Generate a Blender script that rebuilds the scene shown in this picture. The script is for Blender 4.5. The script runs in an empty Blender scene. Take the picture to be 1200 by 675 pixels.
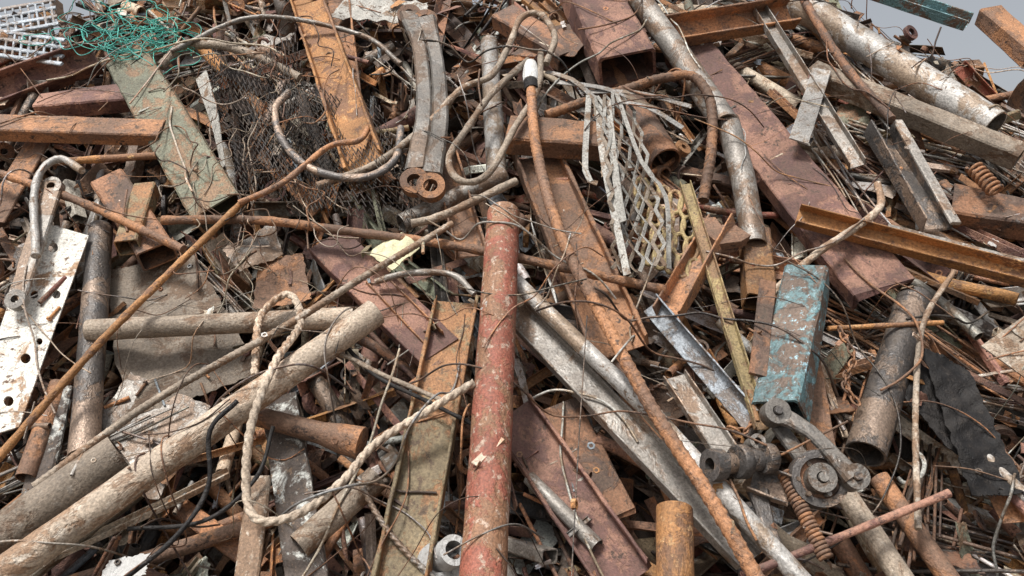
import bpy, math, random
import numpy as np
from mathutils import Vector
random.seed(7); np.random.seed(7)
R=random.random
def U(a,b): return a+(b-a)*R()
sc=bpy.context.scene
# ------------------------------------------------------------------ materials
MATS=[];MI={}
def mat(name,A,B,C,scale=7.,tb=.5,tc=.62,rough=.8,metal=0.,dust=.2,bump=.6,fine=.42,big=.38,streak=.1,spec=.5):
    m=bpy.data.materials.new(name);m.use_nodes=True
    nt=m.node_tree;N=nt.nodes;L=nt.links;N.clear()
    def nd(t,**k):
        n=N.new(t)
        for a,b in k.items(): setattr(n,a,b)
        return n
    out=nd('ShaderNodeOutputMaterial');bs=nd('ShaderNodeBsdfPrincipled');L.new(bs.outputs[0],out.inputs[0])
    at=nd('ShaderNodeAttribute',attribute_name='lc');ti=nd('ShaderNodeAttribute',attribute_name='tint')
    def noise(s,d,r=.65,dist=0,vec=None):
        n=nd('ShaderNodeTexNoise');n.inputs['Scale'].default_value=s;n.inputs['Detail'].default_value=d
        n.inputs['Roughness'].default_value=r;n.inputs['Distortion'].default_value=dist
        L.new(vec or at.outputs['Vector'],n.inputs['Vector']);return n.outputs['Fac']
    def mr(sock,a,b,c=0.,d=1.):
        n=nd('ShaderNodeMapRange');L.new(sock,n.inputs[0])
        for i,v in zip((1,2,3,4),(a,b,c,d)): n.inputs[i].default_value=v
        return n.outputs[0]
    def mth(op,a,b):
        n=nd('ShaderNodeMath',operation=op)
        for i,v in ((0,a),(1,b)):
            if hasattr(v,'links'): L.new(v,n.inputs[i])
            else: n.inputs[i].default_value=v
        return n.outputs[0]
    def mix(f,a,b,bt='MIX'):
        n=nd('ShaderNodeMix',data_type='RGBA',blend_type=bt)
        for s,v in ((n.inputs[0],f),(n.inputs[6],a),(n.inputs[7],b)):
            if hasattr(v,'links'): L.new(v,s)
            elif isinstance(v,(int,float)): s.default_value=v
            else: s.default_value=(*v,1)
        return n.outputs[2]
    vm=nd('ShaderNodeVectorMath',operation='MULTIPLY');L.new(at.outputs['Vector'],vm.inputs[0]);vm.inputs[1].default_value=(1,1,.3)
    n0=noise(3.2,2,.6)
    ns=noise(30,2,.6,0,vm.outputs[0])
    n1=noise(scale,5,.74,.5);n2=noise(scale*3.3,4,.75);n3=noise(120,2,.7)
    n1b=mth('ADD',n1,mth('MULTIPLY',mth('SUBTRACT',n0,.5),.45))
    n1b=mth('ADD',n1b,mth('MULTIPLY',mth('SUBTRACT',ns,.5),streak))
    f1=mr(n1b,tb-.03,tb+.05);f2=mr(n2,tc-.03,tc+.03)
    c=mix(f1,A,B);c=mix(f2,c,C)
    g=mth('MULTIPLY',mr(n3,.3,.7,1-fine,1+fine),mr(n0,.3,.7,1-big,1+big))
    g=mth('MULTIPLY',g,mr(ns,.25,.75,1-streak,1+streak))
    cg=nd('ShaderNodeCombineXYZ')
    for i in range(3): L.new(g,cg.inputs[i])
    c=mix(1.,c,cg.outputs[0],'MULTIPLY')
    c=mix(1.,c,ti.outputs['Color'],'MULTIPLY')
    geo=nd('ShaderNodeNewGeometry');sp=nd('ShaderNodeSeparateXYZ');L.new(geo.outputs['Normal'],sp.inputs[0])
    c=mix(mth('MULTIPLY',mr(sp.outputs['Z'],.1,.95,0,dust),mr(n2,.4,.6)),c,(.38,.29,.215))
    L.new(c,bs.inputs['Base Color'])
    L.new(mr(n2,.3,.7,rough-.2,min(1,rough+.12)),bs.inputs['Roughness'])
    bs.inputs['Metallic'].default_value=metal;bs.inputs['Specular IOR Level'].default_value=spec
    bp=nd('ShaderNodeBump');bp.inputs['Strength'].default_value=bump;bp.inputs['Distance'].default_value=.005
    L.new(mth('ADD',mth('ADD',n3,f1),n2),bp.inputs['Height']);L.new(bp.outputs[0],bs.inputs['Normal'])
    MI[name]=len(MATS);MATS.append(m)
mat('rust_dark',(.088,.054,.039),(.18,.088,.047),(.032,.023,.02))
mat('rust_mid',(.205,.115,.072),(.33,.158,.075),(.07,.043,.032))
mat('rust_orange',(.43,.205,.075),(.20,.10,.052),(.50,.30,.14),tb=.52)
mat('rust_maroon',(.138,.068,.056),(.25,.13,.09),(.055,.032,.028),fine=.35)
mat('dusty_tan',(.47,.38,.29),(.27,.17,.105),(.58,.50,.41),tb=.53,tc=.6)
mat('grey_steel',(.29,.268,.24),(.18,.122,.083),(.42,.39,.355),rough=.55,metal=.3,bump=.35)
mat('galvanised',(.47,.45,.42),(.28,.21,.15),(.17,.11,.07),rough=.55,metal=.15,bump=.35)
mat('dark_steel',(.06,.055,.052),(.145,.105,.078),(.028,.026,.025),rough=.5,metal=.3)
mat('red_paint',(.27,.085,.053),(.225,.115,.062),(.42,.31,.24),scale=9,tb=.50,tc=.60,rough=.72,big=.25)
mat('green_paint',(.22,.225,.16),(.27,.17,.10),(.10,.10,.07),scale=9,tb=.52)
mat('white_paint',(.70,.675,.61),(.34,.215,.13),(.13,.08,.055),scale=9,tb=.58,tc=.62,dust=.1,big=.15)
mat('mottled_paint',(.54,.545,.505),(.075,.058,.048),(.22,.15,.10),scale=11,tb=.45,dust=.1)
mat('teal_paint',(.11,.205,.22),(.115,.078,.057),(.27,.45,.52),scale=10,tb=.46,tc=.61,rough=.6)
mat('ochre_paint',(.42,.32,.15),(.26,.16,.085),(.14,.095,.06),scale=9,tb=.5)
mat('blue_grey',(.33,.37,.41),(.17,.14,.12),(.47,.5,.53),scale=9,tb=.5,rough=.55)
mat('black_plastic',(.011,.010,.010),(.02,.018,.017),(.035,.03,.027),rough=.7,dust=.02,fine=.3,spec=.3)
mat('pale_card',(.72,.68,.44),(.58,.53,.34),(.42,.36,.22),tb=.56,tc=.66,dust=.05,fine=.15,big=.15)
mat('teal_twine',(.07,.42,.34),(.10,.38,.32),(.2,.47,.41),dust=.05,fine=.2)
mat('olive_rust',(.24,.185,.105),(.29,.145,.065),(.10,.065,.043),scale=8,tb=.48,tc=.6)
mat('white_tape',(.8,.8,.78),(.7,.69,.66),(.6,.58,.55),dust=0,fine=.1,big=.1)
mat('black_mesh',(.035,.03,.027),(.06,.045,.035),(.02,.018,.017),dust=.05)
mat('gap_shade_core',(.025,.02,.017),(.045,.034,.027),(.012,.01,.009),scale=3,dust=.05)  # near-black heap core; shade of the deep gaps put into its colour
# ------------------------------------------------------------------ mesh builder
class MB:
    def __init__(s): s.v=[];s.lc=[];s.ti=[];s.f=[];s.m=[];s.s=[];s.n=0
    def add(s,V,F,m,tint,lc=None,smooth=False):
        V=np.asarray(V,float);lc=V if lc is None else lc
        s.v.append(V);s.lc.append(lc);s.ti.append(np.tile(tint,(len(V),1)))
        b=s.n
        for f in F: s.f.append([i+b for i in f])
        k=MI[m]
        s.m+= [k]*len(F);s.s+=[smooth]*len(F);s.n+=len(V)
    def build(s,name,parent=None,origin=True):
        V=np.vstack(s.v);o=V.mean(0) if origin else np.zeros(3)
        me=bpy.data.meshes.new(name);me.from_pydata((V-o).tolist(),[],s.f)
        used=sorted(set(s.m));mp={k:i for i,k in enumerate(used)}
        for k in used: me.materials.append(MATS[k])
        me.polygons.foreach_set('material_index',[mp[k] for k in s.m])
        me.polygons.foreach_set('use_smooth',s.s)
        a=me.attributes.new('lc','FLOAT_VECTOR','POINT');a.data.foreach_set('vector',np.vstack(s.lc).ravel())
        T=np.vstack(s.ti);T=np.hstack([T,np.ones((len(T),1))])
        a=me.attributes.new('tint','FLOAT_COLOR','POINT');a.data.foreach_set('color',T.ravel())
        me.update()
        ob=bpy.data.objects.new(name,me);ob.location=o;sc.collection.objects.link(ob)
        if parent: ob.parent=parent
        return ob
def tint(a=.75,b=1.25,c=.07):
    k=U(a,b);return np.array([k*U(1-c,1+c),k,k*U(1-c,1+c)])
def nrm(v): return v/(np.linalg.norm(v)+1e-12)
def catmull(P,step=.03):
    P=np.asarray(P,float)
    if len(P)<3: return resample(P,step)
    Q=np.vstack([2*P[0]-P[1],P,2*P[-1]-P[-2]]);out=[]
    for i in range(1,len(Q)-2):
        a,b,c,d=Q[i-1:i+3];n=max(2,int(np.linalg.norm(c-b)/step))
        for t in np.arange(n)/n:
            out.append(.5*((2*b)+(c-a)*t+(2*a-5*b+4*c-d)*t*t+(3*b-a-3*c+d)*t**3))
    out.append(P[-1]);return np.array(out)
def resample(P,step):
    P=np.asarray(P,float);out=[]
    for a,b in zip(P[:-1],P[1:]):
        n=max(1,int(np.linalg.norm(b-a)/step))
        for i in range(n): out.append(a+(b-a)*i/n)
    out.append(P[-1]);return np.array(out)
def circ(r,m=14): 
    t=np.arange(m)*2*math.pi/m;return np.c_[np.cos(t),np.sin(t)]*r
def chamfer(P,c):
    P=np.asarray(P,float);out=[];n=len(P)
    for i in range(n):
        p=P[i];a=P[i-1]-p;b=P[(i+1)%n]-p
        out.append(p+nrm(a)*min(c,np.linalg.norm(a)*.4));out.append(p+nrm(b)*min(c,np.linalg.norm(b)*.4))
    return np.array(out)
def p_flat(w,t): return chamfer([(-w/2,-t/2),(w/2,-t/2),(w/2,t/2),(-w/2,t/2)],t*.25)
def p_L(w,t,d=None):
    d=d or w;return chamfer([(-w/2,-d/2),(w/2,-d/2),(w/2,-d/2+t),(-w/2+t,-d/2+t),(-w/2+t,d/2),(-w/2,d/2)],t*.25)
def p_C(w,d,t): return chamfer([(-w/2,-d/2),(w/2,-d/2),(w/2,d/2),(w/2-t,d/2),(w/2-t,-d/2+t),(-w/2+t,-d/2+t),(-w/2+t,d/2),(-w/2,d/2)],t*.25)
def p_I(w,d,t):
    a=t/2;return np.array([(-w/2,-d/2),(w/2,-d/2),(w/2,-d/2+t),(a,-d/2+t),(a,d/2-t),(w/2,d/2-t),(w/2,d/2),(-w/2,d/2),(-w/2,d/2-t),(-a,d/2-t),(-a,-d/2+t),(-w/2,-d/2+t)])
def p_box(w,d,c=.12): 
    return chamfer([(-w/2,-d/2),(w/2,-d/2),(w/2,d/2),(-w/2,d/2)],min(w,d)*c)
HN=np.array([0,-math.sin(math.radians(50)),math.cos(math.radians(50))])
def sweep(mb,path,prof,m,ti,roll=0,inner=None,smooth=False,scale=None,rfun=None,up=None,rag=0,bend=0,caps=True,dent=0):
    P=np.array(path,float);n=len(P);pr=np.asarray(prof,float);k=len(pr)
    if bend:
        t=np.linspace(0,1,n);a=U(0,6.28);e=nrm(np.random.randn(3))
        P=P+np.outer(np.sin(t*math.pi*U(.8,2)+a)*bend,e)
    T=np.gradient(P,axis=0);T/=np.linalg.norm(T,axis=1)[:,None]+1e-12
    up=HN if up is None else up
    N0=up-T[0]*np.dot(up,T[0])
    if np.linalg.norm(N0)<.05: N0=np.cross(T[0],[1,.1,.2])
    N=[nrm(N0)]
    for i in range(1,n):
        x=N[-1]-T[i]*np.dot(N[-1],T[i]);N.append(nrm(x))
    N=np.array(N);B=np.cross(T,N)
    tw=roll+(np.linspace(-1,1,n)*U(-.14,.14) if dent else 0)
    if roll or dent:
        c,s_=np.cos(tw),np.sin(tw)
        if dent: c=c[:,None];s_=s_[:,None]
        N,B=N*c+B*s_,B*c-N*s_
    S=np.r_[0,np.cumsum(np.linalg.norm(np.diff(P,axis=0),axis=1))]
    sclv=np.ones(n) if scale is None else np.interp(np.linspace(0,1,n),np.linspace(0,1,len(scale)),scale)
    off=np.random.rand(3)*50
    if dent:
        q=np.abs(pr).max()
        dn=np.random.randn(n,k//2+1,2).repeat(2,axis=1)[:,:k]*dent*q
    def ring(pf,rf,isin=False):
        X=np.tile(pf[None,:,:],(n,1,1))*sclv[:,None,None]
        if dent and len(pf)==k: X=X+dn
        if rf is not None:
            th=np.arctan2(pf[:,1],pf[:,0]);X=X*rf(S[:,None],th[None,:])[:,:,None]
        V=P[:,None,:]+X[:,:,0:1]*B[:,None,:]+X[:,:,1:2]*N[:,None,:]
        if rag:
            g=np.random.RandomState(int(off[0]*1000));o=g.randn(2,len(pf)//2+1).repeat(2,axis=1)[:,:len(pf)]*rag
            V[0]+=T[0]*o[0][:,None];V[-1]+=T[-1]*o[1][:,None]
        lc=np.concatenate([X,np.tile((S*.85)[:,None,None],(1,len(pf),1))],2)+off
        return V.reshape(-1,3),lc.reshape(-1,3)
    def side(kk,flip=False):
        F=[]
        for i in range(n-1):
            for j in range(kk):
                j2=(j+1)%kk;f=[i*kk+j,i*kk+j2,(i+1)*kk+j2,(i+1)*kk+j]
                F.append(f if flip else f[::-1])
        return F
    V,lc=ring(pr,rfun);mb.add(V,side(k,True),m,ti,lc,smooth)
    if inner is not None:
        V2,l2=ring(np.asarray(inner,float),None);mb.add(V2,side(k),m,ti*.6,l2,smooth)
        for sl,fl in ((slice(0,k),0),(slice((n-1)*k,n*k),1)):
            VV=np.vstack([V[sl],V2[sl]]);ll=np.vstack([lc[sl],l2[sl]])
            F=[[j,(j+1)%k,k+(j+1)%k,k+j] for j in range(k)]
            if not fl: F=[f[::-1] for f in F]
            mb.add(VV,F,m,ti*1.15,ll)
    elif caps:
        mb.add(V[:k],[list(range(k))[::-1]],m,ti,lc[:k]);mb.add(V[-k:],[list(range(k))],m,ti,lc[-k:])
def sheet(mb,c,ex,ey,w,h,m,ti,nx=8,ny=8,crump=.02,t=.003,corr=0,rag=.02,freq=None):
    ez=np.cross(ex,ey);V=[];lc=[];off=np.random.rand(3)*50
    ph=np.random.rand(6)*6.28;fr=freq or U(4,9);sk=U(-.5,.5);tp=U(-.35,.35)
    for j in range(ny+1):
        for i in range(nx+1):
            a=i/nx-.5;b=j/ny-.5;x=a*w*(1+tp*b)+sk*b*h*.5;y=b*h*(1+.4*sk*a)
            if rag and (i in(0,nx) or j in(0,ny)): x+=U(-rag,rag);y+=U(-rag,rag)
            z=crump*(math.sin(fr*x+ph[0]+2*y)+.7*math.sin(fr*1.6*y+ph[1]+x*3)+.5*abs(math.sin(fr*1.3*(x+y)+ph[2]))+.4*math.sin(fr*3*(x-y)+ph[3])+.9*abs(math.sin(fr*1.1*(x*.7-y)+ph[4])))
            if corr: z+=corr*math.sin(i*math.pi/2)
            V.append(c+ex*x+ey*y+ez*z);lc.append((x+off[0],y+off[1],z+off[2]))
    V=np.array(V);lc=np.array(lc);q=nx+1
    F=[[j*q+i,j*q+i+1,(j+1)*q+i+1,(j+1)*q+i] for j in range(ny) for i in range(nx)]
    V2=V-ez*t;nn=len(V)
    bd=[i for i in range(q)]+[j*q+nx for j in range(1,ny+1)]+[ny*q+i for i in range(nx-1,-1,-1)]+[j*q for j in range(ny-1,0,-1)]
    F2=[[x+nn for x in f[::-1]] for f in F]
    F3=[[bd[i],bd[i]+nn,bd[(i+1)%len(bd)]+nn,bd[(i+1)%len(bd)]] for i in range(len(bd))]
    mb.add(np.vstack([V,V2]),F+F2,m,ti,np.vstack([lc,lc]),smooth=True)
    mb.add(np.vstack([V,V2]),F3,m,ti*1.1,np.vstack([lc,lc]))
# ------------------------------------------------------------------ heap shape
TAN=math.tan(math.radians(50))
CAM=np.array([0,0,1.7]);P0=np.array([0,3.5,1.6]);FPX=933.33
PITS=[]
for i in range(70):
    y=U(2.6,5.0);PITS.append((U(-.66,.66)*y,y,U(.06,.17),U(.18,.40)))
def H(x,y,pits=True):
    pl=1.6+TAN*(y-3.5)
    zc=np.interp(x,[-6,-3.6,-2.9,-2,1.8,2.2,2.6,3.1,4.2,6],[2.7,3.2,3.5,4.1,4.1,3.42,2.95,2.62,2.4,2.1])
    yc=3.5+(zc-1.6)/TAN
    b=zc-.7*(y-yc)
    e=1.0-np.clip((abs(x)-4.2)/2.4,0,1)**2
    z=min(pl,b)+.05*math.sin(1.9*x+1)*math.sin(2.3*y)+.05*math.sin(4.1*x+y*3)
    if pits:
        for px,py,r,d in PITS:
            q=((x-px)**2+(y-py)**2)/(r*r)
            if q<5: z-=d*math.exp(-q)
    return max(0,z*e)
def pt(px,py,h=0.):
    d=np.array([(px-600)/FPX,1,(337.5-py)/FPX])
    return CAM+d*(np.dot(P0+HN*h-CAM,HN)/np.dot(d,HN))
def wid(w,P): return w/FPX*np.mean(np.asarray(P)[:,1])
EX=np.array([1.,0,0]);EY=np.cross(HN,EX)
# ------------------------------------------------------------------ filler pieces
def piece(mb,c,d,L,w,kind,m,ti,up=HN,bend=0.,roll=None,seg=12):
    a=c-d*L/2;b=c+d*L/2;ns=max(2,int(L/.09))
    P=a+(b-a)*np.linspace(0,1,ns+1)[:,None]
    if roll is None:
        roll=U(-.8,.8) if kind in('C','L') and R()<.7 else U(0,6.28)
    kw=dict(roll=roll,bend=bend,up=up);dt=.02 if R()<.7 else .08
    th=max(.003,w*.08)
    if kind=='pipe': sweep(mb,P,circ(w/2,seg),m,ti,inner=circ(w/2*.86,seg),smooth=True,**kw)
    elif kind=='rod': sweep(mb,P,circ(w/2,6),m,ti,smooth=True,**kw)
    elif kind=='flat': sweep(mb,P,p_flat(w,th),m,ti,rag=w*.05,dent=dt,**kw)
    elif kind=='L': sweep(mb,P,p_L(w,th),m,ti,rag=w*.03,dent=.02,**kw)
    elif kind=='C': sweep(mb,P,p_C(w,w*.5,th),m,ti,rag=w*.02,dent=.02,**kw)
    elif kind=='I': sweep(mb,P,p_I(w*.7,w,max(.005,w*.1)),m,ti,**kw)
    elif kind=='box': sweep(mb,P,p_box(w,w*.7),m,ti,inner=p_box(w*.88,w*.58),dent=.015,**kw)
pool=['rust_dark']*6+['rust_mid']*9+['rust_orange']*2+['rust_maroon']*6+['dusty_tan']*4+['grey_steel']*5+['galvanised']*3+['dark_steel']*5+['white_paint','red_paint','green_paint','mottled_paint','blue_grey','olive_rust','olive_rust']
def rdir(x,y,tilt=.22):
    if R()<.55: a=math.radians(random.gauss(-45 if x>.3 else (50 if x<-.6 and y<3.6 else -70),24))
    else: a=U(0,math.pi)
    d=EX*math.cos(a)+EY*math.sin(a)
    return nrm(d+HN*random.gauss(0,tilt))
def spos():
    if R()<.80:
        y=U(2.5,5.5);x=U(-.72,.72)*y
    else: x=U(-6,6);y=U(2.0,7.0)
    return x,y
pile=MB()
NX,NY=150,110
V=[];
for j in range(NY+1):
    for i in range(NX+1):
        x=-7+14*i/NX;y=1.6+7.4*j/NY
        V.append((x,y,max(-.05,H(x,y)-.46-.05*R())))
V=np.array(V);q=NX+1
pile.add(V,[[j*q+i,j*q+i+1,(j+1)*q+i+1,(j+1)*q+i] for j in range(NY) for i in range(NX)],'gap_shade_core',np.ones(3),V,True)  # dark backing sheet below the scrap, painted to read as shaded voids
NF=6600
for k in range(NF):
    x,y=spos();z=H(x,y)
    if z<=0.02: continue
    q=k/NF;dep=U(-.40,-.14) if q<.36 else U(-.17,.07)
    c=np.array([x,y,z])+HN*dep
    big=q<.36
    kind=random.choices(['pipe','rod','flat','L','C','I','box'],[4,3.4,4.5,4.5,4,.7,1.6])[0]
    w=U(.04,.13) if big else (U(.010,.04) if R()<.72 else U(.04,.085))
    if kind=='rod': w=U(.006,.018)
    L=U(.4,1.2) if big else U(.08,.5)
    if kind=='rod':L*=1.4
    dd=rdir(x,y,.2 if big else .45)
    t=tint(.3,.8) if big else tint(.45,1.4)  # deeper pieces get a darker tint: gap shade painted into their colour
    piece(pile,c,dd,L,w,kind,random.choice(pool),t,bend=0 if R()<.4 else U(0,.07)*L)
for k in range(330):
    x,y=spos();z=H(x,y,False)
    if z<=.05: continue
    kind=random.choices(['pipe','flat','L','C','box','I'],[6,2,4,4,2.5,.8])[0]
    L=U(.35,.95);d=rdir(x,y,.2);w=U(.025,.085)
    c=np.array([x,y,z])+HN*(U(-.03,.08)-abs(np.dot(d,HN))*L*.25)
    piece(pile,c,d,L,w,kind,random.choice(pool),tint(.7,1.4),bend=0 if R()<.5 else .03,seg=20)
for k in range(80):
    if k<44: y=U(2.9,5.1);x=U(.28,.68)*y
    else: x,y=spos()
    z=H(x,y)
    if z<=.05: continue
    d=rdir(x,y,.1);c=np.array([x,y,z])+HN*U(-.03,.12);m=random.choice(['grey_steel','rust_mid','dark_steel','galvanised','rust_dark'])
    s=nrm(np.cross(d,HN))
    for i in range(random.randint(5,14)):
        piece(pile,c+s*U(-.06,.06)+HN*U(-.03,.03)+d*U(-.1,.1),nrm(d+s*U(-.08,.08)),U(.4,1.0),U(.006,.014),'rod',m,tint(.6,1.4),bend=U(0,.04))
for k in range(560):
    x,y=spos();z=H(x,y)
    if z<=.05: continue
    a=U(0,6.28);ex=nrm(EX*math.cos(a)+EY*math.sin(a)+HN*random.gauss(0,.7));ey=nrm(np.cross(HN,ex)+HN*random.gauss(0,.3));ey=nrm(ey-ex*np.dot(ex,ey))
    sheet(pile,np.array([x,y,z])+HN*U(-.25,.06),ex,ey,U(.06,.30),U(.05,.20),random.choice(pool),tint(.45,1.25),8,8,U(.004,.02),.003,rag=.006,corr=.006 if R()<.12 else 0,freq=U(6,24))
for k in range(380):
    x,y=spos();z=H(x,y)
    if z<=.05: continue
    c=np.array([x,y,z])+HN*U(-.08,.1);r=U(.015,.065);ax=nrm(np.random.randn(3)+HN*.8)
    if R()<.55:
        sweep(pile,[c,c+ax*U(.006,.05)],circ(r,18),random.choice(pool),tint(),inner=circ(r*U(.35,.8),18),smooth=True)
    else:
        e=nrm(np.cross(ax,[.3,.5,.1]));f=np.cross(ax,e);t=np.linspace(0,U(1.5,6.0),16)
        sweep(pile,c+np.outer(np.cos(t),e)*r+np.outer(np.sin(t),f)*r,circ(U(.004,.012),7),random.choice(pool),tint(),smooth=True,up=ax)
pile.build('scrap_metal_pile',origin=False)
# ------------------------------------------------------------------ hero pieces
def hero(name,kind,m,w,pts,**o):
    mb=MB();hp(mb,kind,m,w,pts,**o);return mb.build(name)
def hp(mb,kind,m,w,pts,roll=0,ti=None,curve=False,bend=0,dep=None,rag=None,seg=None,scale=None):
    W_=np.array([pt(*p) for p in pts]);w=wid(w,W_);ti=np.ones(3)*(ti if ti else 1.)
    kw=dict(roll=roll,bend=bend);p1,p2,p3=U(0,6),U(0,6),U(0,6)
    if kind=='pipe':
        P=catmull(W_,.03) if curve else resample(W_,.04)
        sweep(mb,P,circ(w/2,28),m,ti,inner=circ(w/2*.88,28),smooth=True,scale=scale,rfun=lambda s,t:1+.018*np.sin(7*s+t*2+p1)+.012*np.sin(19*s-t*3+p2)+.01*np.sin(43*s+t+p3),**kw)
    elif kind=='solid':
        P=catmull(W_,.03) if curve else resample(W_,.04)
        sweep(mb,P,circ(w/2,24),m,ti,smooth=True,scale=scale,rfun=lambda s,t:1+.015*np.sin(23*s+t*2+p1)+.012*np.sin(9*s-t+p2),**kw)
    elif kind=='rod':
        P=catmull(W_,.02) if curve else resample(W_,.05)
        sweep(mb,P,circ(w/2,10),m,ti,smooth=True,rfun=lambda s,t:1+.07*np.sin(40*s+t*2+p1)+.05*np.sin(97*s+p2),**kw)
    elif kind=='rebar':
        P=catmull(W_,.004);pch=w*.75
        sweep(mb,P,circ(w/2,10),m,ti,smooth=True,rfun=lambda s,t:.95+.12*np.maximum(0,np.sin(2*math.pi*s/pch+t))+.03*np.sin(31*s+t),**kw)
    elif kind=='rope':
        P=catmull(W_,.003);pch=w*4.2
        sweep(mb,P,circ(w/2,18),m,ti,smooth=True,rfun=lambda s,t:.72+.38*np.abs(np.sin(1.5*(t-2*math.pi*s/pch))),**kw)
    else:
        P=catmull(W_,.06) if curve else resample(W_,.06);d=(dep or .5)*w
        rg=w*.025 if rag is None else rag*w;kw['dent']=.014 if kind!='flat' else .02
        if kind=='flat': sweep(mb,P,p_flat(w,max(.005,(dep or .12)*w)),m,ti,rag=rg,scale=scale,**kw)
        if kind=='L': sweep(mb,P,p_L(w,max(.005,w*.08),d),m,ti,rag=rg,**kw)
        if kind=='C': sweep(mb,P,p_C(w,d,max(.005,w*.07)),m,ti,rag=rg,**kw)
        if kind=='I': sweep(mb,P,p_I(w,d,max(.006,w*.08)),m,ti,rag=rg,**kw)
        if kind=='box': sweep(mb,P,p_box(w,d,.08),m,ti,inner=p_box(w*.9,d*.85 if d>.4*w else d*.7,.08),**kw)
def disc(mb,px,py,h,r,ln,m,ti=1.,inner=None,ax=None,seg=28):
    c=pt(px,py,h);r=r/FPX*c[1];ax=nrm(HN+np.array([0,-.8,0])) if ax is None else nrm(np.array(ax,float));ln=ln/FPX*c[1]
    sweep(mb,[c-ax*ln/2,c-ax*ln*.4,c+ax*ln*.4,c+ax*ln/2],circ(r,seg),m,np.ones(3)*ti,inner=circ(r*inner,seg) if inner else None,smooth=True,scale=None if inner else [.93,1,1,.93],up=EX)
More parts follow.
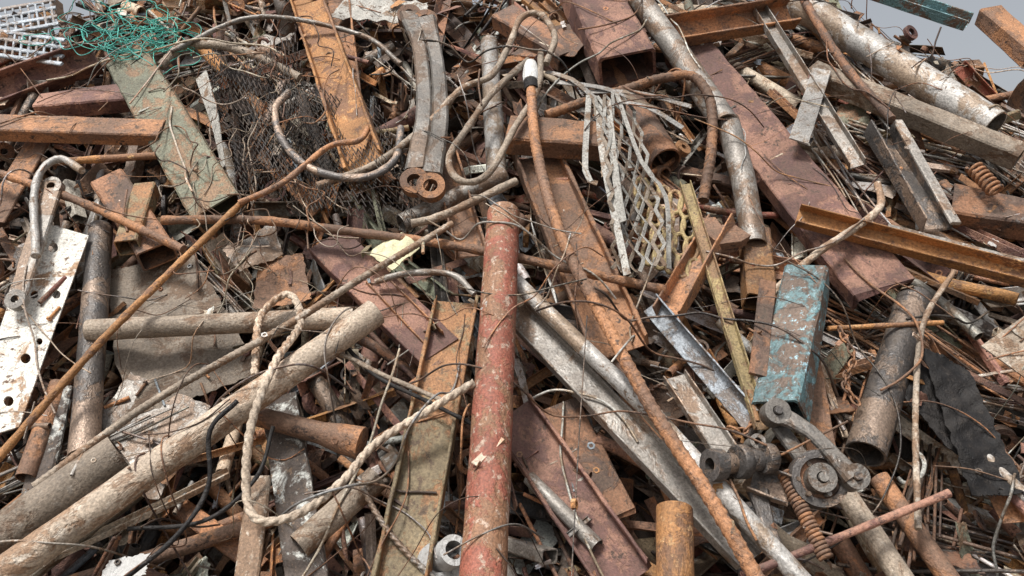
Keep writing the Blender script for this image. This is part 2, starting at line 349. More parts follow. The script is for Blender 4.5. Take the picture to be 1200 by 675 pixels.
P_=[
('rusty_red_pipe','solid','red_paint',46,[(590,250,.34),(579,450,.38),(565,700,.42)],dict(ti=1.05)),
('steel_pipe','pipe','dusty_tan',36,[(440,366,.34),(-25,692,.36)],dict(ti=.98)),
('steel_pipe','pipe','dusty_tan',25,[(103,387,.2),(415,372,.2)],dict(ti=.85)),
('rusty_steel_channel','C','olive_rust',58,[(535,350,.2),(466,700,.26)],dict(rag=.06,dep=.3,ti=.95)),
('steel_rod','rod','rust_orange',9,[(-12,548,.3),(130,388,.32),(285,236,.3)],dict(ti=.95,curve=True)),
('reinforcing_bar','rebar','dusty_tan',9,[(40,570,.26),(180,470,.3),(330,385,.36),(430,322,.36),(530,262,.34)],dict(curve=True,ti=.72)),
('steel_rod','rod','rust_mid',10,[(-15,198,.22),(90,235,.24),(215,292,.24)],dict(curve=True,ti=1.1)),
('steel_rod','rod','rust_mid',11,[(190,258,.26),(300,258,.27),(400,270,.29),(560,293,.28),(780,340,.27)],dict(curve=True,ti=.9)),
('steel_rod','rod','rust_orange',9,[(60,190,.2),(190,182,.2)],dict()),
('reinforcing_bar','rebar','rust_mid',15,[(621,78,.36),(628,170,.4),(655,270,.42),(705,370,.43),(765,480,.42),(830,580,.42),(900,700,.42)],dict(curve=True,ti=1.1)),
('bent_steel_rod','rod','dusty_tan',8,[(372,218,.3),(440,192,.31),(498,148,.33),(540,105,.34),(576,88,.36),(598,50,.38),(610,22,.4),(632,16,.4),(650,42,.4),(640,75,.38)],dict(curve=True,ti=.68)),
('bent_steel_rod','rod','dusty_tan',8,[(619,70,.38),(578,108,.37),(549,148,.36),(526,186,.35),(540,212,.35),(572,204,.35),(603,150,.36),(630,104,.37),(634,60,.38)],dict(curve=True,ti=.62)),
('reinforcing_bar','rebar','rust_mid',12,[(640,135,.28),(690,118,.3),(730,106,.32),(775,92,.34),(812,90,.35),(832,118,.34),(834,170,.3),(824,235,.24)],dict(curve=True,ti=.8)),
('galvanised_pipe','pipe','galvanised',21,[(602,328,.26),(760,480,.32),(950,692,.36)],dict(ti=1.05)),
('steel_channel','C','grey_steel',38,[(602,362,.2),(880,655,.28)],dict(dep=.35,ti=1.1)),
('steel_beam','C','rust_maroon',64,[(805,60,.12),(1035,345,.16)],dict(dep=.3,ti=1.0,roll=3.3)),
('galvanised_pipe','pipe','grey_steel',28,[(735,-20,.26),(800,70,.27),(850,146,.27)],dict(ti=1.05)),
('galvanised_pipe','pipe','grey_steel',28,[(853,142,.26),(872,215,.24),(884,288,.2)],dict(ti=.95)),
('box_section_beam','box','rust_maroon',62,[(672,-40,.2),(735,80,.24)],dict(dep=.6,ti=1.0)),
('angle_iron','C','rust_orange',42,[(350,-30,.24),(428,192,.28)],dict(dep=.4,roll=.25,ti=.95)),
('angle_iron','L','rust_mid',30,[(395,-20,.16),(415,190,.2)],dict(dep=.6)),
('green_painted_beam','box','green_paint',54,[(152,72,.18),(258,250,.2)],dict(dep=.5,ti=.85,roll=.25)),
('box_section_beam','box','rust_mid',30,[(-20,149,.22),(192,156,.22)],dict(dep=.6,ti=1.0)),
('box_section_beam','C','rust_maroon',36,[(-20,112,.14),(112,66,.16)],dict(dep=.6,ti=1.0,roll=.5)),
('box_section_beam','box','rust_maroon',30,[(48,126,.12),(168,112,.16)],dict(dep=.7,ti=1.3)),
('steel_pipe','pipe','dark_steel',30,[(118,268,.12),(98,535,.15)],dict(ti=1.6)),
('steel_pipe','pipe','dusty_tan',52,[(-25,648,.26),(142,532,.28)],dict(ti=.45)),
('rusty_red_pipe','solid','rust_mid',24,[(272,480,.22),(400,514,.24),(424,520,.24)],dict(ti=1.0,scale=[1,1,1,1.1,1.6])),
('chipped_painted_beam','C','mottled_paint',44,[(328,470,.14),(362,690,.16)],dict(dep=.4,roll=3.14)),
('steel_pipe','pipe','dusty_tan',32,[(442,560,.2),(350,640,.2)],dict(ti=.65)),
('flat_bar','flat','dusty_tan',28,[(304,560,.24),(288,690,.26)],dict(dep=.3,ti=.7)),
('steel_beam','C','rust_maroon',52,[(385,285,.16),(515,415,.18)],dict(dep=.3,roll=3.14,ti=1.1)),
('steel_channel','C','rust_maroon',62,[(598,480,.14),(735,680,.17)],dict(dep=.35,ti=1.05,roll=.2)),
('steel_plate','flat','rust_dark',66,[(648,478,.1),(715,610,.12)],dict(dep=.08,ti=1.1)),
('steel_channel','C','rust_mid',62,[(628,180,.18),(728,410,.22)],dict(dep=.3,roll=.1,ti=.85)),
('box_section_beam','box','rust_mid',44,[(596,158,.26),(705,166,.28)],dict(dep=.6,ti=.85)),
('steel_channel','C','rust_mid',34,[(515,165,.2),(552,295,.22)],dict(dep=.5)),
('steel_pipe','pipe','grey_steel',22,[(590,205,.2),(470,262,.22)],dict(ti=.9)),
('steel_rod','rod','dusty_tan',10,[(605,212,.3),(520,252,.3),(482,262,.3)],dict(curve=True,ti=.8)),
('forged_bracket','C','rust_mid',32,[(846,258,.26),(815,310,.28),(782,368,.26)],dict(dep=.6,roll=.4,ti=1.2,curve=True)),
('forged_bracket','C','rust_mid',26,[(825,262,.24),(845,285,.27),(866,275,.24)],dict(dep=.6,roll=3.14,ti=1.2,curve=True)),
('ochre_painted_bar','C','ochre_paint',15,[(803,214,.28),(845,350,.32),(893,502,.34)],dict(dep=.5,ti=.75)),
('angle_iron','L','blue_grey',26,[(762,355,.24),(880,492,.3)],dict(dep=.7,roll=.5)),
('rusty_channel','box','rust_orange',34,[(884,275,.16),(890,355,.18)],dict(dep=.8,ti=.5)),
('angle_iron','C','rust_orange',24,[(935,252,.26),(1215,326,.26)],dict(dep=.7,roll=.3,ti=.9)),
('flat_bar','flat','grey_steel',15,[(1040,268,.25),(1215,312,.25)],dict(dep=.2,ti=1.2)),
('steel_pipe','pipe','dark_steel',42,[(1072,350,.18),(1014,532,.2)],dict(ti=1.4)),
('steel_rod','rod','dusty_tan',9,[(903,345,.28),(960,295,.28),(1010,262,.28),(1032,240,.28),(1028,215,.28)],dict(curve=True,ti=.9)),
('steel_rod','rod','dusty_tan',7,[(1118,318,.26),(1082,380,.27),(1073,480,.28),(1076,620,.28)],dict(curve=True,ti=.7)),
('steel_rod','rod','rust_orange',6,[(970,385,.26),(1105,378,.26)],dict()),
('galvanised_pipe','pipe','galvanised',36,[(915,-8,.2),(1165,148,.24)],dict(ti=.9)),
('box_section_beam','box','dusty_tan',28,[(950,85,.2),(1195,184,.24)],dict(dep=.8,ti=.52)),
('steel_channel','C','rust_mid',34,[(780,38,.24),(930,14,.26)],dict(dep=.6,roll=.4,ti=1.1)),
('steel_channel','C','grey_steel',17,[(890,10,.26),(1005,192,.26)],dict(dep=.6,roll=.2)),
('flat_bar','flat','galvanised',22,[(963,82,.27),(936,166,.28)],dict(dep=.1,ti=.75)),
('steel_channel','C','dark_steel',32,[(1030,150,.2),(1100,262,.22)],dict(dep=.7,ti=1.9)),
('flat_bar','flat','grey_steel',12,[(1052,142,.26),(1120,262,.26)],dict(dep=.4,ti=1.3)),
('steel_rod','rod','rust_maroon',10,[(870,675,.36),(1112,578,.34)],dict(ti=1.2)),
('steel_pipe','pipe','dusty_tan',26,[(985,570,.2),(1065,690,.22)],dict(ti=.8)),
('steel_pipe','pipe','rust_mid',24,[(1030,560,.16),(1120,690,.2)],dict()),
('steel_plate','flat','rust_mid',34,[(940,395,.2),(968,560,.2)],dict(dep=.1)),
('teal_painted_channel','C','teal_paint',22,[(1015,-14,.12),(1135,26,.14)],dict(dep=.6,ti=1.5)),
('box_section_beam','box','rust_mid',28,[(1158,18,.14),(1215,70,.16)],dict(dep=.8,ti=1.0)),
('steel_rod','rod','rust_dark',10,[(935,-12,.28),(985,70,.28),(1045,140,.28)],dict(curve=True,ti=1.4)),
('flat_bar','flat','rust_mid',30,[(-10,260,.1),(60,140,.14)],dict(ti=1.1)),
('ribbed_hose','rebar','dusty_tan',11,[(188,78,.24),(215,55,.25),(262,54,.26),(305,68,.26),(352,92,.26)],dict(curve=True,ti=.65)),
('steel_hoop','rod','dark_steel',9,[(338,108,.3),(322,130,.32),(334,170,.33),(370,200,.33),(425,208,.33),(462,188,.32),(470,150,.3)],dict(curve=True,ti=2.6)),
('wire_rope','rope','dusty_tan',9.5,[(556,448,.42),(500,482,.36),(440,520,.34),(400,565,.34),(350,602,.34),(305,610,.34),(289,580,.36),(294,500,.44),(322,425,.44),(352,378,.36),(338,345,.32),(305,372,.3),(298,440,.3)],dict(curve=True,ti=1.2)),
('wire_rope','rope','grey_steel',7,[(420,560,.24),(440,600,.26),(470,640,.26),(520,690,.26)],dict(ti=.8)),
('rubber_cable','rod','black_plastic',6,[(278,470,.42),(246,505,.42),(244,570,.34),(205,630,.34),(130,690,.34)],dict(curve=True,ti=1.5)),
('rubber_cable','rod','black_plastic',5,[(320,500,.3),(300,560,.3),(240,610,.3),(150,620,.28)],dict(curve=True)),
('rubber_cable','rod','black_plastic',5,[(400,400,.3),(440,440,.28),(500,470,.28),(560,500,.3)],dict(curve=True)),
('plumb_wire','rod','dark_steel',1.6,[(688,370,.36),(678,520,.36),(669,690,.36)],dict()),
('steel_pipe','pipe','rust_mid',22,[(30,560,.14),(70,450,.14)],dict()),
('chipped_painted_beam','flat','mottled_paint',30,[(40,590,.12),(72,455,.14)],dict(dep=.3)),
('angle_iron','L','rust_mid',24,[(1080,400,.14),(1190,610,.18)],dict()),
('rusty_red_pipe','solid','rust_maroon',14,[(1150,540,.2),(1215,610,.22)],dict(ti=1.4)),
('galvanised_pipe','pipe','galvanised',14,[(1150,530,.22),(1215,595,.24)],dict()),
('box_section_beam','box','rust_dark',48,[(1112,240,.1),(1220,262,.12)],dict(dep=.6,ti=1.3)),
('steel_pipe','pipe','galvanised',22,[(573,50,.14),(582,205,.18)],dict(ti=.7)),
('tapered_blade','flat','white_paint',16,[(236,88,.22),(252,140,.23),(262,196,.2)],dict(dep=.12,scale=[1.2,1,.4],ti=.6,roll=.7)),
('steel_channel','C','grey_steel',30,[(790,440,.16),(850,530,.2)],dict(dep=.4,ti=1.1)),
('steel_channel','C','rust_mid',26,[(440,330,.18),(510,400,.2)],dict(dep=.6,ti=1.1)),
('steel_rod','rod','grey_steel',8,[(440,330,.24),(480,320,.27),(530,322,.28),(556,345,.28)],dict(curve=True)),
('corner_post','box','rust_dark',34,[(590,20,.08),(668,70,.12)],dict(dep=.6,ti=1.5)),
('steel_pipe','pipe','rust_dark',36,[(700,60,.06),(780,190,.1)],dict(ti=1.4)),
('box_section_beam','box','rust_dark',40,[(130,215,.12),(185,300,.14)],dict(dep=.7,ti=1.5)),
('box_section_beam','box','olive_rust',26,[(172,222,.14),(150,290,.2)],dict(dep=.8,ti=1.1)),
('steel_pipe','pipe','grey_steel',18,[(620,560,.12),(700,640,.16)],dict(ti=1.1)),
('steel_pipe','pipe','rust_mid',20,[(480,560,.16),(440,690,.2)],dict(ti=1.)),
('steel_pipe','pipe','rust_mid',26,[(720,420,.12),(800,600,.14)],dict(ti=.8)),
('steel_rod','rod','dusty_tan',6,[(330,440,.26),(390,415,.3),(450,440,.28),(520,470,.26)],dict(curve=True,ti=.7)),
('steel_rod','rod','rust_mid',7,[(280,238,.32),(330,215,.34),(385,172,.34),(420,165,.32),(432,150,.3)],dict(curve=True,ti=1.2)),
('steel_rod','rod','grey_steel',6,[(200,60,.28),(300,20,.3),(420,40,.28),(470,75,.26)],dict(curve=True,ti=.8)),
]
for n,k,m,w,pts,o in P_: hero(n,k,m,w,pts,**o)
hero('rusty_pipe_stub','solid','rust_orange',44,[(790,596,.36),(792,700,.36)],ti=.8)
mb=MB();hp(mb,'solid','white_tape',18,[(621,76,.365),(622,84,.367),(622,96,.37)],scale=[.9,1.1,.95],ti=.85);hp(mb,'solid','black_plastic',17,[(622,97,.37),(623,106,.37)]);mb.build('tape_wrapping')
def holed_plate(name,quad,h,m,holes,t=.006,nx=60,ny=110,ti=1.,crump=.004):
    Q=[np.array(q,float) for q in quad];V=[];uv=[]
    for j in range(ny+1):
        for i in range(nx+1):
            a=i/nx;b=j/ny;p=(Q[0]*(1-a)+Q[1]*a)*(1-b)+(Q[3]*(1-a)+Q[2]*a)*b
            for hx,hy,hr in holes:
                d=p-np.array([hx,hy]);l=np.linalg.norm(d)
                if abs(l-hr)<hr*.3: p=np.array([hx,hy])+d/l*hr
            V.append(pt(p[0],p[1],h+crump*math.sin(7*a+3*b)+crump*math.sin(9*b)));uv.append(p)
    V=np.array(V);q=nx+1;F=[]
    for j in range(ny):
        for i in range(nx):
            f=[j*q+i,j*q+i+1,(j+1)*q+i+1,(j+1)*q+i];c=sum(uv[x] for x in f)/4
            if all(np.linalg.norm(c-np.array(hh[:2]))>hh[2]*.97 for hh in holes): F.append(f)
    from collections import Counter
    E=Counter()
    for f in F:
        for a,b in zip(f,f[1:]+f[:1]): E[(min(a,b),max(a,b))]+=1
    nn=len(V);F3=[[a,b,b+nn,a+nn] for (a,b),c in E.items() if c==1]
    mb=MB();VV=np.vstack([V,V-HN*t]);lc=VV+5
    mb.add(VV,[f[::-1] for f in F]+[[x+nn for x in f] for f in F]+F3,m,np.ones(3)*ti,lc);return mb.build(name)
holed_plate('white_painted_plate',[(42,258),(104,276),(22,500),(-45,520)],.2,'white_paint',[(62,290,6),(66,345,5),(40,345,5),(30,420,6),(46,400,4),(10,470,6)])
holed_plate('steel_plate',[(1150,405),(1215,360),(1225,420),(1205,445)],.24,'dusty_tan',[],nx=8,ny=8,ti=.75)
def hsheet(name,px,py,h,w,hh,ang,m,ti=1.,crump=.012,tx=0,ty=0,n=18,**o):
    mb=MB();c=pt(px,py,h);a=math.radians(ang);ex=nrm(EX*math.cos(a)+EY*math.sin(a)+HN*tx);ey=nrm(np.cross(HN,ex)+HN*ty);ey=nrm(ey-ex*np.dot(ex,ey))
    s=c[1]/FPX;sheet(mb,c,ex,ey,w*s,hh*s,m,np.ones(3)*ti,n,n,crump,.004,**o);return mb.build(name)
hsheet('crumpled_steel_sheet',200,380,.06,125,220,20,'dusty_tan',.4,.014,rag=.006,freq=6,n=26)
hsheet('crumpled_steel_sheet',165,510,.06,120,130,-20,'grey_steel',.9,.010,rag=.006,freq=7)
hsheet('crumpled_steel_sheet',60,330,.0,90,120,10,'dark_steel',1.2,.016,freq=10)
hsheet('corrugated_sheet',450,12,.2,110,50,-10,'white_paint',.6,.004,n=24,corr=.008,rag=.006)
hsheet('cardboard_scrap',462,294,.28,46,38,35,'pale_card',.95,.009,tx=.15,rag=.003,n=12,freq=22)
hsheet('black_plastic_sheet',1135,495,.24,58,180,-14,'black_plastic',1.,.008,rag=.006,freq=26,n=34)
hsheet('black_plastic_sheet',1092,470,.2,60,130,20,'black_plastic',1.3,.008,rag=.006,freq=26,n=28)
hsheet('galvanised_sheet_scrap',300,295,.16,60,50,40,'grey_steel',.9,.012,rag=.004,freq=12)
hsheet('bent_sheet_scrap',330,330,.14,60,70,10,'rust_mid',1.,.016,rag=.005,freq=10)
hsheet('steel_sheet_scrap',655,50,.1,90,70,-30,'rust_dark',1.3,.012,tx=.3,rag=.005)
for cx,cy,a in ((30,55,8),(22,22,-10)):
    mb=MB();c,s=math.cos(math.radians(a)),math.sin(math.radians(a))
    def q(u,v): return (cx+u*c-v*s,cy+u*s+v*c,.2)
    for v in (-14,-5,5,14): hp(mb,'flat','blue_grey',6,[q(-55,v),q(45,v)],dep=.5,ti=1.3)
    for u in range(-50,46,9): hp(mb,'flat','blue_grey',2.6,[q(u,-14),q(u,14)],dep=1.,ti=1.2)
    mb.build('plastic_crate_scrap')
def exmesh(mb,corners,h,ni,nj,am,m,r=.0016,ti=1.,wav=1.):
    C=[np.array(c,float) for c in corners];ph=np.random.rand(4)*6
    def S(a,b):
        a2=a+.03*wav*math.sin(9*b+ph[0]);b2=b+.04*wav*math.sin(8*a+ph[1])
        p=(C[0]*(1-a2)+C[1]*a2)*(1-b2)+(C[3]*(1-a2)+C[2]*a2)*b2
        return pt(p[0],p[1],h+am*(math.sin(7*a+5*b+ph[2])+.6*math.sin(13*b-4*a+ph[3])+.4*math.sin(17*a)))
    for j in range(nj):
        P=[S((i)/ni,(j+(.5 if i%2 else -.5)*.96+.5)/nj) for i in range(ni+1)]
        sweep(mb,P,circ(r,4),m,tint(ti*.8,ti*1.2))
mb=MB()
exmesh(mb,[(236,62),(345,48),(400,250),(285,225)],.28,40,20,.045,'black_mesh',r=.003,ti=1.2)
exmesh(mb,[(330,95),(440,120),(510,262),(340,250)],.26,40,18,.04,'black_mesh',r=.003,ti=1.2)
exmesh(mb,[(250,90),(380,90),(420,200),(280,215)],.21,34,18,.03,'black_mesh',r=.003,ti=1.)
mb.build('expanded_metal_mesh')
mb=MB()
for k in range(44):
    cx,cy=(random.gauss(300,35),random.gauss(130,40)) if k<20 else (random.gauss(290,32),random.gauss(272,26));P=[];a=U(0,6.28)
    x,y=cx,cy
    for i in range(random.randint(5,10)):
        P.append(pt(x,y,.27+U(-.03,.07)));x+=U(8,22)*math.cos(a);y+=U(8,22)*math.sin(a);a+=random.gauss(0,.7)
    sweep(mb,catmull(P,.012),circ(U(.0015,.004),6),random.choice(['rust_mid','rust_dark','dusty_tan']),tint(.4,1.0),smooth=True)
mb.build('tangled_root_wire')
mb=MB()
for k in range(40):
    cx,cy=random.gauss(150,32),random.gauss(42,16);P=[];rx,ry=U(10,45),U(5,22);a0=U(0,6);
    for i in range(12): 
        a=a0+i*.62;P.append(pt(cx+rx*math.cos(a)*U(.6,1.2),cy+ry*math.sin(a)*U(.6,1.2),.24+U(-.03,.05)))
    sweep(mb,catmull(P,.01),circ(.0024,5),'teal_twine',tint(.7,1.3),smooth=True)
mb.build('tangled_teal_twine')
for dx,dy in ((0,0),(19,6)):
    mb=MB();hp(mb,'flat','grey_steel',22,[(480+dx,18+dy,.31),(492+dx,60+dy,.32),(497+dx,130+dy,.33),(487+dx,200+dy,.33)],curve=True,dep=.5,ti=.55,scale=[1.2,.75,.8,.85,1.0])
    disc(mb,486+dx,214+dy,.33,17,12,'rust_mid',.75,inner=.5);disc(mb,480+dx,20+dy,.3,14,12,'rust_mid',.75,inner=.45);mb.build('forged_link_arm')
mb=MB();hp(mb,'rod','galvanised',9,[(42,300,.3),(40,230,.3),(50,198,.31),(72,186,.32),(96,200,.33)],curve=True,ti=.85);mb.build('hooked_rod')
mb=MB();hp(mb,'flat','grey_steel',22,[(62,222,.26),(20,350,.26)],dep=.3,ti=.9);disc(mb,62,220,.26,12,10,'grey_steel',.9,inner=.4);disc(mb,20,352,.26,12,10,'grey_steel',.9,inner=.4);mb.build('flat_lever')
# expanded lath panel: long diamond openings, bent and dirty
mb=MB()
def strip(pts,w,ti,roll=0,m='white_paint'): hp(mb,'flat',m,w,pts,curve=True,dep=.18,roll=roll,ti=ti)
N_=8
for j in range(N_):
    u0=j/(N_-1);P=[]
    for i in range(17):
        b=i/16;amp=.5/(N_-1)*(1 if (i+j)%2 else -1)*.85+.04*math.sin(9*b+j)
        u=u0+amp;cx=690+36*b+9*math.sin(4*b);wd=38+20*b
        P.append((cx+u*wd,108+208*b+5*math.sin(5*u),.345+.05*math.sin(4*u+4*b)))
    strip(P,4.4,U(.36,.55),U(-.3,.3),'white_paint' if j%3 else 'dusty_tan')
strip([(690,112,.37),(686,200,.37),(700,215,.36)],7,.5);strip([(702,120,.37),(706,180,.38),(735,322,.34)],8,.55,.3)
strip([(722,108,.37),(752,190,.38),(780,230,.36),(784,315,.3)],6,.5,-.3);strip([(712,118,.38),(722,210,.39),(730,260,.37)],9,.5,.5)
for x0,y0,x1,y1 in ((650,96,770,128),(680,108,810,125),(720,118,800,150),(640,84,700,118)):
    hp(mb,'flat','galvanised',7,[(x0,y0,.33),((x0+x1)/2,(y0+y1)/2-8,.36),(x1,y1,.33)],curve=True,dep=.15,ti=.65)
mb.build('slotted_metal_lath')
mb=MB()
for i in range(5):
    t=np.linspace(0,6.283,15)
    for j in range(4):
        cx,cy=752+i*13+j*3,222+j*25+i*5
        hp(mb,'rod','ochre_paint',5,[(cx+8*math.cos(a),cy+13*math.sin(a),.24) for a in t],curve=True,ti=1.05)
mb.build('yellow_grille')
mb=MB();hp(mb,'box','teal_paint',52,[(946,325,.3),(914,485,.34)],dep=.8,ti=1.05,roll=.45);hp(mb,'flat','rust_dark',20,[(900,330,.33),(888,440,.36)],dep=.2);mb.build('teal_painted_beam')
mb=MB()
hp(mb,'flat','grey_steel',22,[(908,484,.42),(950,506,.44),(1000,560,.44)],curve=True,dep=.5,ti=.55,scale=[1.2,.8,.8,1.1])
hp(mb,'flat','grey_steel',18,[(912,500,.36),(935,530,.38),(955,560,.38)],curve=True,dep=.6,ti=.5)
for x,y in ((908,484),(1000,560)):
    disc(mb,x,y,.42,15,24,'grey_steel',.6,inner=.4);disc(mb,x,y,.42,5,34,'dark_steel',1.8)
disc(mb,958,562,.38,33,20,'dark_steel',2.0,inner=.72);disc(mb,958,562,.38,31,8,'rust_dark',1.4);disc(mb,958,562,.39,17,34,'grey_steel',.6,inner=.4);disc(mb,958,562,.38,6,44,'grey_steel',.9)
for i in range(6):
    a=i*1.047;disc(mb,958+24*math.cos(a),562+20*math.sin(a),.39,3.2,14,'grey_steel',.8,seg=6)
for x,r,l in ((838,19,16),(853,12,22),(868,20,14),(884,13,26),(898,18,14)):
    disc(mb,x,545-(x-838)*.13,.4,r,l,'dark_steel',1.5,ax=(-1,-.45,.1),inner=.45 if x==838 else None)
disc(mb,884,520,.38,9,30,'grey_steel',.7,inner=.5)
hp(mb,'C','dark_steel',34,[(880,560,.34),(925,575,.36)],dep=.7,ti=2.0,roll=.3)
hp(mb,'flat','dark_steel',26,[(888,575,.32),(905,640,.34)],dep=.5,ti=1.8,scale=[1,.6,.9])
mb.build('machine_linkage')
def coil(mb,a,b,h,r,turns,wr,m,ti=1.):
    A=pt(*a,h);B=pt(*b,h);d=nrm(B-A);e=nrm(np.cross(d,HN));f=np.cross(d,e);s=A[1]/FPX;t=np.linspace(0,1,int(turns*14))
    P=A+np.outer(t,B-A)+np.outer(np.cos(t*turns*6.283),e)*r*s+np.outer(np.sin(t*turns*6.283),f)*r*s
    sweep(mb,P,circ(wr*s,7),m,np.ones(3)*ti,smooth=True,up=d)
mb=MB();coil(mb,(918,552),(968,655),.36,7,22,2.2,'rust_mid',.85);mb.build('coil_spring')
mb=MB();coil(mb,(1140,195),(1168,225),.24,8,7,2.,'rust_mid',.8);mb.build('coil_spring')
def chain(pts,name='steel_chain'):
    mb=MB();P=catmull([pt(*p) for p in pts],.001);S=np.r_[0,np.cumsum(np.linalg.norm(np.diff(P,axis=0),axis=1))]
    pitch=.03;n=int(S[-1]/pitch)
    for i in range(n):
        c=np.array([np.interp(i*pitch,S,P[:,k]) for k in range(3)]);c2=np.array([np.interp(i*pitch+.01,S,P[:,k]) for k in range(3)])
        d=nrm(c2-c);s=nrm(np.cross(d,HN));u=np.cross(s,d);s=s if i%2 else u
        t=np.linspace(0,6.283,17);q=c+np.outer(np.cos(t)*.022,d)+np.outer(np.sin(t)*.012,s)
        sweep(mb,q,circ(.0042,7),'rust_mid',np.ones(3)*.9,smooth=True,up=np.cross(d,s))
    mb.build(name)
chain([(985,388,.28),(1000,420,.27),(990,450,.27),(1015,485,.26)])
chain([(890,490,.3),(870,505,.3),(850,500,.28)])
mb=MB();disc(mb,525,650,.24,18,40,'white_tape',.6,inner=.6,ax=(.4,-.7,.5));disc(mb,512,660,.22,24,10,'white_tape',.55,inner=.5,ax=(.4,-.7,.5));hp(mb,'solid','white_tape',16,[(530,652,.22),(548,690,.2)],ti=.55);mb.build('white_pipe_fitting')
hsheet('white_plastic_scrap',150,668,.24,50,26,10,'white_tape',.7,.01,rag=.004)
# ------------------------------------------------------------------ loose debris and wires draped on whatever is below
bpy.context.view_layer.update();dg=bpy.context.evaluated_depsgraph_get()
def drop(x,y):
    o=np.array([x,y,H(x,y,False)])+HN*.9
    ok,loc,nr,_,_,_=sc.ray_cast(dg,Vector(o),Vector(-HN),distance=1.6)
    return (np.array(loc),np.array(nr)) if ok else (None,None)
wires=MB()
for k in range(300):
    x,y=spos()
    if H(x,y)<.05: continue
    a=U(0,6.28);cu=random.gauss(0,.14);P=[];hs=[];base=[]
    big=R()<.35;st=U(.06,.13)
    for i in range(random.randint(4,12 if big else 8)):
        l,_n=drop(x,y)
        if l is None: break
        b=np.array([x,y,H(x,y,False)]);base.append(b);hs.append(np.dot(l-b,HN))
        v=(EX*math.cos(a)+EY*math.sin(a))*st;x+=v[0];y+=v[1];a+=cu+random.gauss(0,.13)
    if len(base)<4: continue
    r=U(.0028,.0055) if big else U(.0012,.003)
    hs=np.array(hs);mx=np.array([max(hs[max(0,i-1):i+2]) for i in range(len(hs))]);hs=.5*mx+.5*np.convolve(np.pad(mx,1,'edge'),[.33,.34,.33],'valid')
    P=[b+HN*(h+r) for b,h in zip(base,hs)]
    sweep(wires,catmull(P,.02),circ(r,6),random.choice(['dark_steel','rust_mid','rust_mid','grey_steel','dusty_tan','rust_dark','rust_dark','galvanised']),tint(.6,1.2),smooth=True)
wires.build('tangled_wire',origin=False)
deb=MB()
for k in range(1500):
    x,y=spos()
    if H(x,y)<.05: continue
    l,n=drop(x,y)
    if l is None: continue
    if np.dot(l-np.array([x,y,H(x,y,False)]),HN)>.17 and R()<.7: continue
    d=np.cross(n,np.random.randn(3))
    if np.linalg.norm(d)<.2: continue
    d=nrm(nrm(d)+n*U(-.1,.25));w=U(.006,.026);L=U(.03,.16)
    kind=random.choices(['pipe','rod','flat','L','C','sheet','bolt','nut'],[2,3,3,2,1.5,3,2,1])[0]
    m=random.choice(pool);t=tint(.6,1.4)
    if kind=='sheet':
        e=nrm(np.cross(n,d));sheet(deb,l+n*.012,nrm(np.cross(e,n)+n*.1),e,U(.03,.10),U(.02,.07),m,t,5,5,U(.003,.01),.002,rag=.005,freq=U(10,40))
    elif kind=='bolt':
        r=U(.004,.008);b=l+n*r*1.6;sweep(deb,[b,b+d*U(.03,.09)],circ(r,8),m,t,smooth=True);sweep(deb,[b-d*r*1.3,b+d*.0005],circ(r*1.9,6),m,t)
    elif kind=='nut':
        r=U(.009,.018);sweep(deb,[l-n*.002,l+n*r*.8],circ(r,6),m,t,inner=circ(r*.55,6),up=d)
    else: piece(deb,l+n*w*.4,d,L if kind!='rod' else L*1.8,w if kind!='rod' else w*.35,kind,m,t,up=n,bend=.01 if R()<.4 else 0,roll=U(-.3,.3)+(math.pi if R()<.5 else 0))
deb.build('loose_scrap_debris',origin=False)
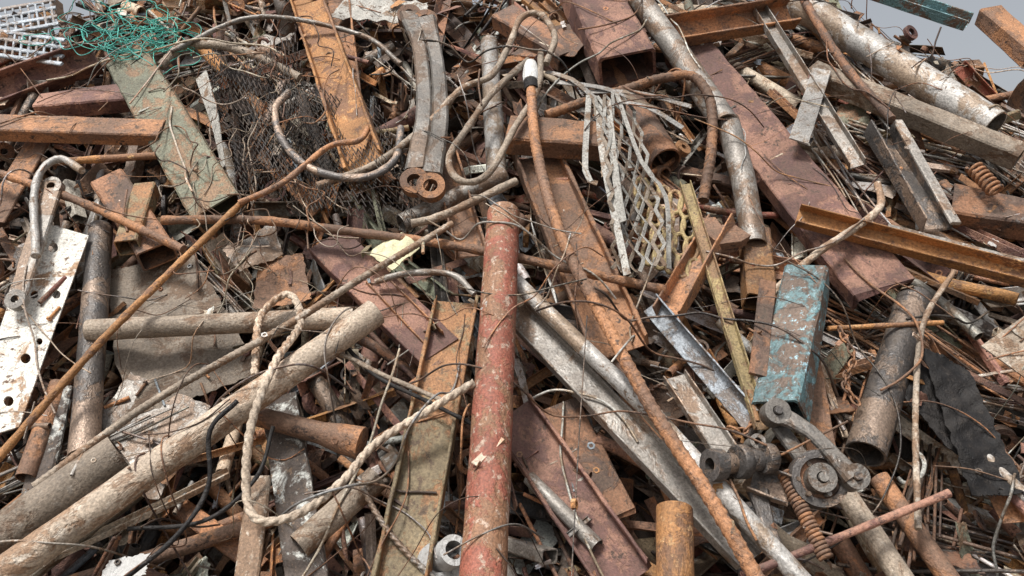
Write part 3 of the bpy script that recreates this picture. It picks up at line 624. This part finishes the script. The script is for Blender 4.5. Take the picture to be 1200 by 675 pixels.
# ------------------------------------------------------------------ ground, sky, light, camera
me=bpy.data.meshes.new('ground');s=400
me.from_pydata([(-s,-s,0),(s,-s,0),(s,s,0),(-s,s,0)],[],[(0,1,2,3)])
g=bpy.data.objects.new('ground',me);sc.collection.objects.link(g)
gm=bpy.data.materials.new('dirt_ground');gm.use_nodes=True;nt=gm.node_tree;b=nt.nodes['Principled BSDF'];b.inputs['Roughness'].default_value=.95
tx=nt.nodes.new('ShaderNodeTexNoise');tx.inputs['Scale'].default_value=900;tx.inputs['Detail'].default_value=10
tc=nt.nodes.new('ShaderNodeTexCoord');nt.links.new(tc.outputs['Generated'],tx.inputs['Vector'])
cr=nt.nodes.new('ShaderNodeValToRGB');cr.color_ramp.elements[0].color=(.09,.07,.055,1);cr.color_ramp.elements[1].color=(.22,.18,.14,1)
nt.links.new(tx.outputs['Fac'],cr.inputs[0]);nt.links.new(cr.outputs[0],b.inputs['Base Color']);me.materials.append(gm)
w=bpy.data.worlds.new('World');sc.world=w;w.use_nodes=True;nt=w.node_tree
el,az=math.radians(62),math.radians(-140)
sky=nt.nodes.new('ShaderNodeTexSky');sky.sky_type='NISHITA';sky.sun_disc=False;sky.sun_elevation=el;sky.sun_rotation=az
sky.dust_density=5;sky.air_density=1.2;sky.ozone_density=1
hs=nt.nodes.new('ShaderNodeHueSaturation');hs.inputs['Saturation'].default_value=.3
nt.links.new(sky.outputs[0],hs.inputs['Color']);nt.links.new(hs.outputs[0],nt.nodes['Background'].inputs[0])
nt.nodes['Background'].inputs[1].default_value=.14
sd=bpy.data.lights.new('sun','SUN');sd.energy=3.3;sd.angle=math.radians(12);sd.color=(1,.975,.94)
so=bpy.data.objects.new('sun',sd);sc.collection.objects.link(so)
dv=Vector((math.sin(az)*math.cos(el),math.cos(az)*math.cos(el),math.sin(el)))
so.rotation_euler=(dv).to_track_quat('Z','Y').to_euler()
cd=bpy.data.cameras.new('camera');cd.lens=28;cd.sensor_width=36;cd.clip_end=2000;cd.clip_start=.05
co=bpy.data.objects.new('camera',cd);co.location=CAM;co.rotation_euler=(math.radians(90),0,0);sc.collection.objects.link(co);sc.camera=co
sc.view_settings.view_transform='Standard';sc.view_settings.look='None'
